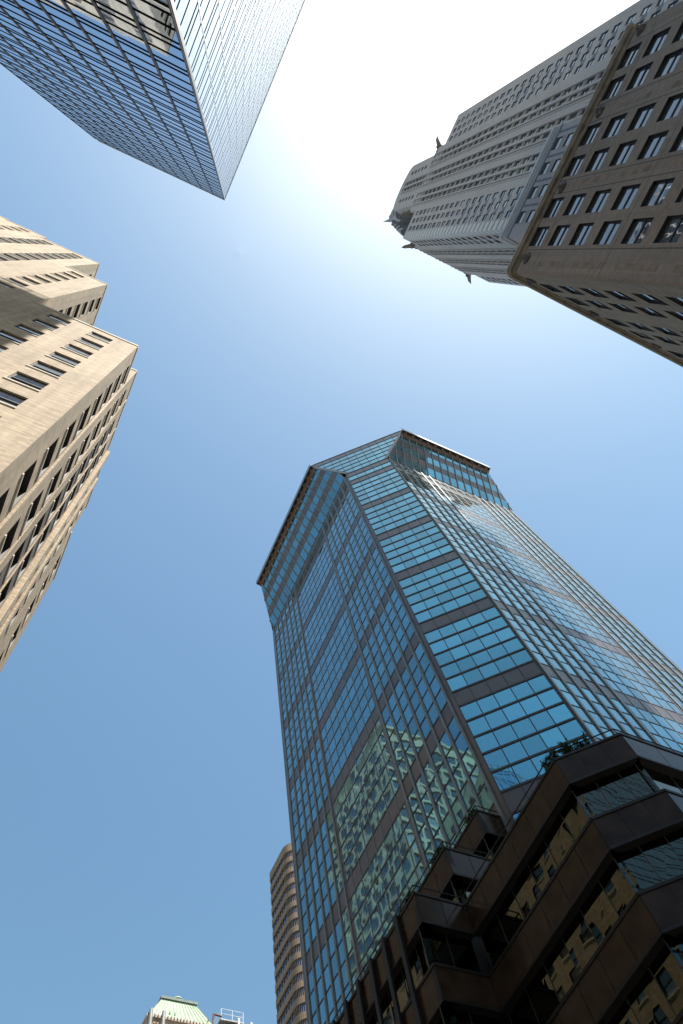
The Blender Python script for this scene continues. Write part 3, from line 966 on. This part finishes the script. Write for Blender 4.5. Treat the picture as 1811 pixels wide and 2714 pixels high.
def rosette(p, n):
    mb = MB(); t = Vector((-n[1], n[0], 0)); up = Vector((0, 0, 1)); nn = Vector((n[0], n[1], 0)); p = Vector(p)
    rings = [(0.40, 0.0), (0.42, 0.10), (0.30, 0.22), (0.24, 0.20), (0.18, 0.34), (0.02, 0.40)]
    K = 18; prev = None
    for r_, o_ in rings:
        cur = []
        for i in range(K):
            a = i * 2 * math.pi / K
            w = 1 + (0.16 if i % 3 == 0 else -0.06) * (r_ > 0.2)
            cur.append(tuple(p + t * math.cos(a) * r_ * w + up * math.sin(a) * r_ * w + nn * (o_ + random.gauss(0, 0.015))))
        if prev:
            for i in range(K):
                j = (i + 1) % K; mb.poly([prev[i], prev[j], cur[j], cur[i]], 'weathered_metal')
        prev = cur
    mb.poly(prev, 'weathered_metal')
    C.part('rosette', mb)


for n_ in (-8.75, -14.2, -19.75, -25.45):
    rosette((BW, n_, Z(56.65)), (-1, 0))
for e_ in (21.0, 26.9, 33.1, 39.3):
    rosette((e_, BN, Z(56.9)), (0, 1))

# setback block above the base
E2, N2, H2b = 25.8, -13.7, 85.2
F2 = Face((E2, N2), (E2, BS)); F2n = Face((46.0, N2), (E2, N2)); F2s = Face((E2, BS), (46.0, BS))
holes = []
for n0 in (15.26, 17.95, 20.56, 23.2):
    z = Z(83.2)
    while z > Z(BH) + 3:
        bwin(holes, F2, n0 + N2, n0 + N2 + 1.35, z, dep=0.10); z -= 3.62
p2 = []
for h_ in holes:
    p2.append((h_[0] - 0.1, h_[1] + 0.1, h_[2] - 1.15, h_[2] - 0.1, 'strip_brick'))
    p2.append((h_[1] + 0.45, h_[1] + 0.75, Z(BH), Z(82.5), 'grey_brick'))
p2.append((0.1, F2.L - 0.1, Z(83.4), Z(84.2), 'strip_brick'))
wall.wall(F2, 0, F2.L, Z(BH) - 0.5, Z(H2b), holes, 'white_brick', p2, reveal=0.16, rmat='dark_brick')
holes = []
for e0 in (27.6, 30.4, 35.0, 37.8):
    z = Z(83.2)
    while z > Z(BH) + 3:
        bwin(holes, F2n, 46 - e0 - 1.35, 46 - e0, z, dep=0.10); z -= 3.62
wall.wall(F2n, 0, F2n.L, Z(BH) - 0.5, Z(H2b), holes, 'white_brick', reveal=0.13)
wall.wall(F2s, 0, F2s.L, Z(BH) - 0.5, Z(H2b), [], 'white_brick')
cp = MB()
cp.band([(46.0, N2), (E2, N2), (E2, BS), (46.0, BS)], -0.5, 0.12, Z(H2b - 0.5), Z(H2b + 0.1), 'pale_brick')
cp.band([(46.0, N2), (E2, N2), (E2, BS), (46.0, BS)], -0.5, 0.06, Z(H2b - 2.6), Z(H2b - 2.2), 'grey_brick')

# shaft
EWc, ENc = 33.5, 57.5; NN, NSs = -19.2, -48.1
FW_ = Face((EWc, NN), (EWc, NSs)); FNc = Face((ENc, NN), (EWc, NN)); FSc = Face((EWc, NSs), (ENc, NSs)); FEc = Face((ENc, NSs), (ENc, NN))
uW = lambda n: NN - n
holes = []; pats = []
HEAD = 157.4; P_ = 3.67


def heads(lo, hi):
    z = HEAD + 20 * P_
    while z > lo + 2.4:
        if z < hi:
            yield Z(z)
        z -= P_


def swin(F_, u0, u1, head, board=0.0):
    holes.append((u0, u1, head - 2.15, head))
    if random.random() < board:
        mb_ = F_.at
        C.pane('boarded_window', [F_.at(u0, head - 2.15, -0.12), F_.at(u1, head - 2.15, -0.12), F_.at(u1, head, -0.12), F_.at(u0, head, -0.12)], 'board')
    else:
        C.window(F_, u0, u1, head - 2.15, head, depth=0.14, fr=0.07, gmat='sash_glass')


ribs = MB()
for grp in ((20.95, 22.75, 24.55), (41.70, 43.50, 45.30)):
    for hd in heads(58, 180.5):
        for i, n0 in enumerate(grp):
            swin(FW_, uW(-n0), uW(-n0) + 1.05, hd)
        if hd < Z(140):
            pats.append((uW(-grp[0]) + 1.05, uW(-grp[1]), hd - 2.15, hd - 0.7, 'grey_brick'))
            pats.append((uW(-grp[1]) + 1.05, uW(-grp[2]), hd - 2.15, hd - 0.7, 'grey_brick'))
for n0, n1, top_, brd in ((27.75, 30.3, 187.6, 0.0), (32.4, 34.95, 211.0, 0.38), (37.05, 39.6, 187.6, 0.0)):
    pats.append((uW(-n0), uW(-n1), Z(58), Z(top_ + 0.6), 'strip_brick'))
    for hd in heads(58, top_):
        swin(FW_, uW(-n0) + 0.05, uW(-n0) + 1.0, hd, brd)
        swin(FW_, uW(-n1) - 1.0, uW(-n1) - 0.05, hd, brd)
        ribs.fbox(FW_, uW(-n0), uW(-n1), hd + 0.25, hd + 0.5, 0.0, 0.10, 'strip_brick')
    um = (uW(-n0) + uW(-n1)) / 2
    ribs.fbox(FW_, uW(-n0) + 0.03, uW(-n1) - 0.03, Z(top_ - 0.4), Z(top_ + 0.55), 0.0, 0.05, 'dark_brick')
    ribs.fbox(FW_, um - 0.22, um + 0.22, Z(58), Z(top_ + 0.4), -0.05, 0.20, 'white_brick')
    for u in (uW(-n0) - 0.14, uW(-n1) + 0.14):
        ribs.fbox(FW_, u - 0.13, u + 0.13, Z(58), Z(top_ + 0.4), -0.05, 0.22, 'white_brick')
        ribs.fbox(FW_, u - 0.13 - 0.35 * (1 if u < um else -1) - 0.0, u + 0.13 - 0.35 * (1 if u < um else -1), Z(58), Z(top_ + 0.4), -0.05, 0.08, 'white_brick')
for n0 in (29.5, 36.9):
    for hd in heads(191, 211.5):
        swin(FW_, uW(-n0), uW(-n0) + 0.9, hd)
nstripe = 0
z = 60.0
while z < 181:       # banded corner
    pats.append((0.0, 1.4, Z(z), Z(z + 1.3), 'pale_brick'))
    pats.append((0.0, 2.6, Z(z + 1.55), Z(z + 1.85), 'grey_brick'))
    z += 2.3
# heights by section
wh = [(NN, -25.8, 182.0), (-25.8, -27.5, 189.0), (-27.5, -39.8, 210.5), (-39.8, -41.5, 189.0), (-41.5, NSs, 182.0)]
for a, b, h in wh:
    wall.wall(FW_, uW(a), uW(b), Z(57), Z(h), holes, 'white_brick', pats, reveal=0.17, rmat='grey_brick')
# rounded head of the middle of the west front
cx, hw = uW(-33.65), 6.15
prof = [(cx + hw * math.cos(a) * (0.86 + 0.14 * abs(math.cos(a))), 210.5 + 5.6 * math.sin(a) ** 0.8) for a in [i * math.pi / 16 for i in range(17)]]
wall.poly([FW_.at(u, Z(h)) for u, h in prof], 'white_brick')
for (u0, h0), (u1, h1) in zip(prof[:-1], prof[1:]):
    wall.poly([FW_.at(u0, Z(h0)), FW_.at(u0, Z(h0), -9.0), FW_.at(u1, Z(h1), -9.0), FW_.at(u1, Z(h1))], 'pale_steel')
for s_ in (1, -1):
    u = cx + s_ * hw
    q = [FW_.at(u, Z(188)), FW_.at(u, Z(188), -9), FW_.at(u, Z(210.5), -9), FW_.at(u, Z(210.5))]
    wall.poly(q if s_ < 0 else q[::-1], 'white_brick')
# north front
holesW = holes; holes = []; pats = []
uN = lambda e: ENc - e
for grp in ((37.75, 36.15), (56.65, 55.05)):
    for hd in heads(58, 180.5):
        for e0 in grp:
            swin(FNc, uN(e0), uN(e0) + 1.0, hd)
        pats.append((uN(grp[0]) + 1.0, uN(grp[1]), hd - 2.15, hd - 0.6, 'grey_brick'))
for e0, e1 in ((40.0, 41.9), (44.45, 46.35), (48.9, 50.8)):
    pats.append((uN(e1), uN(e0), Z(58), Z(188), 'strip_brick'))
    for hd in heads(58, 187.6):
        swin(FNc, uN(e1) + 0.04, uN(e1) + 0.8, hd); swin(FNc, uN(e0) - 0.8, uN(e0) - 0.04, hd)
        ribs.fbox(FNc, uN(e1), uN(e0), hd + 0.25, hd + 0.5, 0.0, 0.10, 'strip_brick')
    um = (uN(e1) + uN(e0)) / 2
    for u, w in ((um, 0.15), (uN(e1) - 0.12, 0.12), (uN(e0) + 0.12, 0.12)):
        ribs.fbox(FNc, u - w, u + w, Z(58), Z(188), -0.05, 0.2, 'white_brick')
z = 60.0
while z < 181:
    pats.append((uN(34.6), uN(EWc), Z(z), Z(z + 1.3), 'pale_brick'))
    pats.append((0, 1.0, Z(z), Z(z + 1.3), 'pale_brick'))
    z += 2.3
for a, b, h in ((ENc, 53.4, 182.0), (53.4, 37.95, 189.0), (37.95, EWc, 182.0)):
    wall.wall(FNc, uN(a), uN(b), Z(57), Z(h), holes, 'white_brick', pats, reveal=0.17, rmat='grey_brick')
for F_ in (FSc, FEc):
    wall.wall(F_, 0, F_.L, Z(57), Z(182), [], 'white_brick')
C.part('wall', wall)
C.part('rib', ribs)
C.part('coping', cp)
rf = MB()
rf.slab([(EWc, NSs), (ENc, NSs), (ENc, NN), (EWc, NN)], Z(181.6), 'roofing')
rf.box(EWc + 0.02, ENc - 0.02, -41.48, -25.82, Z(181.7), Z(188.9), 'white_brick')
rf.box(38.0, 53.36, -47.0, NN - 0.02, Z(181.7), Z(188.85), 'white_brick')
rf.slab([(BW + 0.2, BS + 0.2), (45.9, BS + 0.2), (45.9, BN - 0.2), (BW + 0.2, BN - 0.2)], Z(BH - 0.2), 'roofing')
rf.slab([(E2 + 0.2, BS + 0.2), (45.9, BS + 0.2), (45.9, N2 - 0.2), (E2 + 0.2, N2 - 0.2)], Z(H2b - 0.2), 'roofing')
C.part('roof', rf)

# steel crown: crossed vaults stepping in, with rows of triangular lights
crown = MB(); lights = MB()
AX, AY = 45.5, -33.65


def vault(hw_, lx, zs_, zt_, along):
    n = 20
    pr = [(hw_ * math.cos(i * math.pi / n), zs_ + (zt_ - zs_) * math.sin(i * math.pi / n)) for i in range(n + 1)]
    pr = [(hw_, 188.0)] + pr + [(-hw_, 188.0)]
    def P(c, h, s_):
        return (AX + s_ * lx, AY + c, Z(h)) if along == 'x' else (AX - c, AY + s_ * lx, Z(h))
    crown.poly([P(c, h, 1) for c, h in pr], 'steel'); crown.poly([P(c, h, -1) for c, h in pr][::-1], 'steel')
    for (c0, h0), (c1, h1) in zip(pr[:-1], pr[1:]):
        crown.poly([P(c0, h0, -1), P(c1, h1, -1), P(c1, h1, 1), P(c0, h0, 1)], 'steel')
    for s_ in (-1, 1):
        for q in range(9):      # triangular lights fanned round the arch
            a = math.pi * (q + 0.5) / 9
            rr = 0.80
            c, h = hw_ * rr * math.cos(a), zs_ + (zt_ - zs_) * rr * math.sin(a)
            tx, th = -math.sin(a) * hw_ * 0.11, math.cos(a) * hw_ * 0.11
            ox, oh = math.cos(a) * hw_ * 0.17, math.sin(a) * (zt_ - zs_) * 0.15
            t3 = [(c - tx, h - th), (c + tx, h + th), (c + ox, h + oh)]
            p = [P(c_, h_, s_ * (1 + 0.012)) for c_, h_ in t3]
            lights.poly(p if s_ > 0 else p[::-1], 'black_recess')
        for i in range(n):      # raised rim
            a0, a1 = i * math.pi / n, (i + 1) * math.pi / n
            q = []
            for a, k_ in ((a0, 0.90), (a1, 0.90), (a1, 1.0), (a0, 1.0)):
                q.append(P(hw_ * k_ * math.cos(a), zs_ + (zt_ - zs_) * k_ * math.sin(a), s_ * (1 + 0.016)))
            crown.poly(q if s_ > 0 else q[::-1], 'pale_steel')


for hw_, ln, zs_, zt_ in ((7.2, 10.2, 203, 214.5), (7.6, 8.6, 214, 233), (5.6, 6.4, 230, 249), (3.7, 4.3, 246, 263), (2.0, 2.4, 258, 276)):
    vault(hw_, ln, zs_, zt_, 'x'); vault(hw_, ln, zs_, zt_, 'y')
C.part('steel_crown', crown)
C.part('triangular_light', lights)
sp = MB()
sp.tube((AX, AY, Z(262)), (AX, AY, Z(280)), (1.9, 1.0), 'pale_steel', 8)
sp.tube((AX, AY, Z(280)), (AX, AY, Z(299)), (1.0, 0.06), 'pale_steel', 8)
C.part('spire', sp)


def eagle(p, ang):
    """Steel eagle's head thrust out from a corner."""
    mb = MB(); p = Vector(p); fw = Vector((math.cos(ang), math.sin(ang), 0)); sd_ = Vector((-fw.y, fw.x, 0)); up = Vector((0, 0, 1))
    def loft(secs, mat):
        prev = None
        for x, z_, w, h, rot in secs:
            cur = []
            for i in range(12):
                a = i * math.pi / 6
                cur.append(tuple(p + (fw * (x - math.sin(a) * h * math.sin(rot)) + sd_ * (math.cos(a) * w) + up * (z_ + math.sin(a) * h * math.cos(rot))) * 0.76))
            if prev:
                for i in range(12):
                    j = (i + 1) % 12; mb.poly([prev[i], prev[j], cur[j], cur[i]], mat)
            else:
                mb.poly(cur[::-1], mat)
            prev = cur
        mb.poly(prev, mat)
    loft([(-1.2, -0.6, 0.9, 1.2, 0), (0.0, -0.3, 0.95, 1.15, 0), (0.6, 0.0, 0.85, 0.95, 0.2), (0.62, 0.0, 1.0, 1.12, 0.2), (0.95, 0.15, 1.0, 1.1, 0.2),
          (1.0, 0.15, 0.75, 0.82, 0.2), (1.7, 0.6, 0.62, 0.68, 0.5), (2.2, 1.05, 0.55, 0.6, 0.6), (2.7, 1.35, 0.52, 0.55, 0.3), (3.1, 1.4, 0.40, 0.42, 0.1),
          (3.5, 1.3, 0.24, 0.26, 0), (3.85, 1.05, 0.10, 0.14, -0.4), (3.95, 0.75, 0.03, 0.05, -0.8)], 'weathered_metal')
    for s_ in (-1, 1):      # folded wings along the flanks
        for q in range(4):
            a = p + sd_ * s_ * (0.68 + 0.06 * q) + up * (0.5 - 0.35 * q) - fw * 0.2
            b = a - fw * (1.1 - 0.12 * q) - up * 0.27
            mb.tube(tuple(a), tuple(b), (0.17, 0.08), 'weathered_metal', 6)
    C.part('eagle_head', mb)


eagle((EWc + 0.5, -26.0, Z(188.2)), R(140)); eagle((EWc + 0.5, -41.4, Z(188.6)), R(235))
eagle((37.9, NN - 0.4, Z(188.2)), R(145)); eagle((53.3, NN - 0.4, Z(188.2)), R(40))
C.flush_windows(); C.flush_panes(60)

# ------------------------------------------------------------------ banded tan tower with rounded corners, low centre
D = Building('banded_tower', 'tan banded office tower with rounded corners partly behind the teal glass tower', 'tower', (80.0, 142.0, 0.0))
pw = [(90.0, 148.3)]
def arcpts(cx_, cy_, r_, a0, a1, n):
    return [(cx_ + r_ * math.cos(R(a0 + (a1 - a0) * i / n)), cy_ + r_ * math.sin(R(a0 + (a1 - a0) * i / n))) for i in range(n + 1)]
pw += arcpts(70.6, 146.6, 1.7, 90, 180, 6) + arcpts(72.6, 138.3, 3.7, 180, 270, 12) + [(95.0, 134.6)]
bands = MB(); strip = MB(); mul = MB()
H0 = 160.7
k_ = 0; zt = Z(H0)
bands.band(pw, -0.6, 0.0, zt - 2.6, zt, 'tan_panel')
zt -= 2.6
while zt > 40:
    strip.band(pw, -0.8, -0.30, zt - 2.05, zt, 'dark_strip_glass')
    bands.band(pw, -0.6, 0.0, zt - 3.6, zt - 2.05, 'tan_panel')
    for a, b in zip(pw[:-1], pw[1:]):
        F_ = Face(a, b); n = max(1, round(F_.L / 1.5))
        for i in range(n):
            u = F_.L * i / n
            mul.fbox(F_, u - 0.06, u + 0.06, zt - 2.05, zt, -0.32, -0.16, 'tan_panel')
    zt -= 3.6
D.part('concrete_band', bands); D.part('window_strip', strip); D.part('mullion', mul)
rf = MB(); rf.slab(pw[::-1] and [(90, 148), (70, 147.5), (69.6, 138), (72, 135.2), (95, 135)][::-1], Z(H0 - 0.6), 'roofing')
rf.hexa([(69.8, 136.4, 0), (94, 136.4, 0), (94, 147.5, 0), (69.8, 147.5, 0), (69.8, 136.4, Z(H0 - 1)), (94, 136.4, Z(H0 - 1)), (94, 147.5, Z(H0 - 1)), (69.8, 147.5, Z(H0 - 1))], 'black_recess')
D.part('roof', rf)

# ------------------------------------------------------------------ copper roofed building and rooftop platform, bottom edge
K_ = Building('copper_roofed_building', 'tan brick building under a pale green copper mansard roof', 'building', (38.0, 126.0, 0.0))
zr, ze = Z(96.9), Z(91.9)
rl, rr_ = 34.5, 40.6
mb = MB()
eL, eR, eS, eN = 31.7, 43.6, 117.9, 134.0
mb.poly([(eL, eS, ze), (eR, eS, ze), (rr_, 120.0, zr), (rl, 120.0, zr)], 'copper_green')
mb.poly([(eL, eN, ze), (eL, eS, ze), (rl, 120.0, zr), (rl, 131.8, zr)], 'copper_green')
mb.poly([(eR, eS, ze), (eR, eN, ze), (rr_, 131.8, zr), (rr_, 120.0, zr)], 'copper_green')
mb.poly([(eR, eN, ze), (eL, eN, ze), (rl, 131.8, zr), (rr_, 131.8, zr)], 'copper_green')
n = 14
for i in range(n + 1):
    xb = eL + (eR - eL) * i / n; xt = rl + (rr_ - rl) * i / n
    mb.tube((xb, eS - 0.03, ze), (xt, 119.97, zr), 0.045, 'copper_green', 5)
K_.part('roof', mb)
mb = MB()
mb.band([(rl - 0.2, 131.9), (rl - 0.2, 119.8), (rr_ + 0.2, 119.8), (rr_ + 0.2, 131.9)], -0.4, 0.12, zr - 0.12, zr + 0.32, 'copper_dark')
mb.slab([(rl, 120), (rr_, 120), (rr_, 131), (rl, 131)], zr + 0.2, 'copper_dark')
K_.part('ridge_curb', mb)
mb = MB()
vx, vy = 37.5, 120.9
for (r0, z0), (r1, z1) in zip([(0.55, 0.2), (0.55, 0.75), (0.95, 0.8), (0.85, 1.05), (0.55, 1.3), (0.2, 1.42)][:-1], [(0.55, 0.75), (0.95, 0.8), (0.85, 1.05), (0.55, 1.3), (0.2, 1.42), (0.02, 1.45)]):
    mb.tube((vx, vy, zr + z0), (vx, vy, zr + z1), (r0, r1), 'copper_green', 16)
K_.part('roof_vent', mb)
mb = MB()
mb.band([(eL, eN), (eL, eS), (eR, eS), (eR, eN)], -0.4, 0.25, ze - 0.35, ze + 0.04, 'limestone')
for i in range(22):
    x = eL + (eR - eL) * i / 21
    mb.box(x - 0.07, x + 0.07, eS - 0.42, eS - 0.26, ze - 0.30, ze + 0.12, 'rust_pipe')
K_.part('cornice', mb)
wl = MB()
for a, b in (((eL, eN), (eL, eS)), ((eL, eS), (eR, eS)), ((eR, eS), (eR, eN))):
    F_ = Face(a, b); hs = []
    for i in range(5):
        u = 1.0 + i * 2.2
        if u + 1.2 < F_.L:
            for k_ in range(3):
                hs.append((u, u + 1.1, ze - 3.4 - 3.6 * k_, ze - 1.3 - 3.6 * k_)); K_.window(F_, *hs[-1], depth=0.2, sill='sill_stone')
    wl.wall(F_, 0, F_.L, 0, ze - 0.3, hs, 'tan_brick')
K_.part('wall', wl); K_.flush_windows(40)
for x in (32.0, 34.2):
    mb = MB(); mb.tube((x, eS - 0.75, ze - 9), (x, eS - 0.75, ze + 0.45), 0.33, 'grey_pipe', 14); K_.part('flue', mb)
for x in (35.7, 36.6, 42.6):
    mb = MB(); y = 118.4; mb.tube((x, y, ze + 0.9), (x - 0.18, y - 0.25, ze + 1.5), 0.06, 'copper_dark'); mb.tube((x - 0.18, y - 0.25, ze + 1.5), (x - 0.05, y + 0.1, ze + 1.75), 0.05, 'copper_dark'); K_.part('roof_hook', mb)

L_ = Building('rooftop_plant_building', 'grey rooftop plant room with steel railings and a rusty pipe', 'building', (47.5, 122.0, 0.0))
zp = Z(95.35)
mb = MB(); mb.box(45.5, 49.6, 120.3, 126.0, 0, zp - 0.35, 'roofing')
for i in range(8):
    mb.box(45.7 + i * 0.5, 45.8 + i * 0.5, 120.22, 120.3, zp - 4, zp - 0.4, 'grey_pipe')
L_.part('wall', mb)
mb = MB(); mb.box(45.3, 49.8, 119.8, 126.2, zp - 0.33, zp - 0.1, 'grey_pipe'); L_.part('platform', mb)
mb = MB()
for x in (45.45, 47.55, 49.65):
    for y in (119.9, 124.0):
        mb.tube((x, y, zp - 0.1), (x, y, zp + 1.75), 0.045, 'white_paint')
for z in (zp + 0.85, zp + 1.75):
    mb.tube((45.45, 119.9, z), (49.65, 119.9, z), 0.045, 'white_paint')
    for x in (45.45, 49.65):
        mb.tube((x, 119.9, z), (x, 124.0, z), 0.045, 'white_paint')
L_.part('railing', mb)
mb = MB(); mb.tube((45.4, 119.6, zp + 0.05), (43.9, 119.5, zp + 0.12), 0.17, 'rust_pipe', 10); mb.tube((43.9, 119.5, zp + 0.2), (43.7, 119.4, zp - 2.5), 0.17, 'rust_pipe', 10); L_.part('pipe', mb)
for x, t_ in ((48.6, 0.15), (51.0, -0.2)):
    mb = MB(); mb.box(x - 0.17, x + 0.17, 119.3, 119.6, zp - 3.5, zp + t_, 'white_paint'); L_.part('duct', mb)

# ------------------------------------------------------------------ pale office building across the avenue, seen mirrored in the glass tower
O_ = Building('pale_office_building', 'pale stone office building with dark windows, mirrored in the teal glass tower', 'building', (-36.0, 115.0, 0.0))
OH = 150.0
wl = MB()
for a, b in (((-16.4, 86.5), (-16.4, 117.0)), ((-60.0, 86.5), (-16.4, 86.5))):
    F_ = Face(a, b); hs = []
    n = int(F_.L / 3.1)
    for i in range(n):
        u = (F_.L - n * 3.1) / 2 + i * 3.1 + 0.6
        for k_ in range(20):
            z1 = Z(OH - 4.5 - 4.0 * k_)
            hs.append((u, u + 2.45, z1 - 3.1, z1)); O_.window(F_, u, u + 2.45, z1 - 3.1, z1, depth=0.25, sashes=1, mull=1, gmat='plain_glass')
    wl.wall(F_, 0, F_.L, 0, Z(OH), hs, 'cream_stone')
O_.part('wall', wl); O_.flush_windows(0)
mb = MB(); mb.band([(-60, 86.5), (-16.4, 86.5), (-16.4, 117)], -1.0, 0.4, Z(OH - 0.6), Z(OH + 0.5), 'cream_stone')
mb.box(-59, -16.8, 86.9, 116.5, Z(60), Z(OH - 1), 'roofing'); O_.part('cornice', mb)
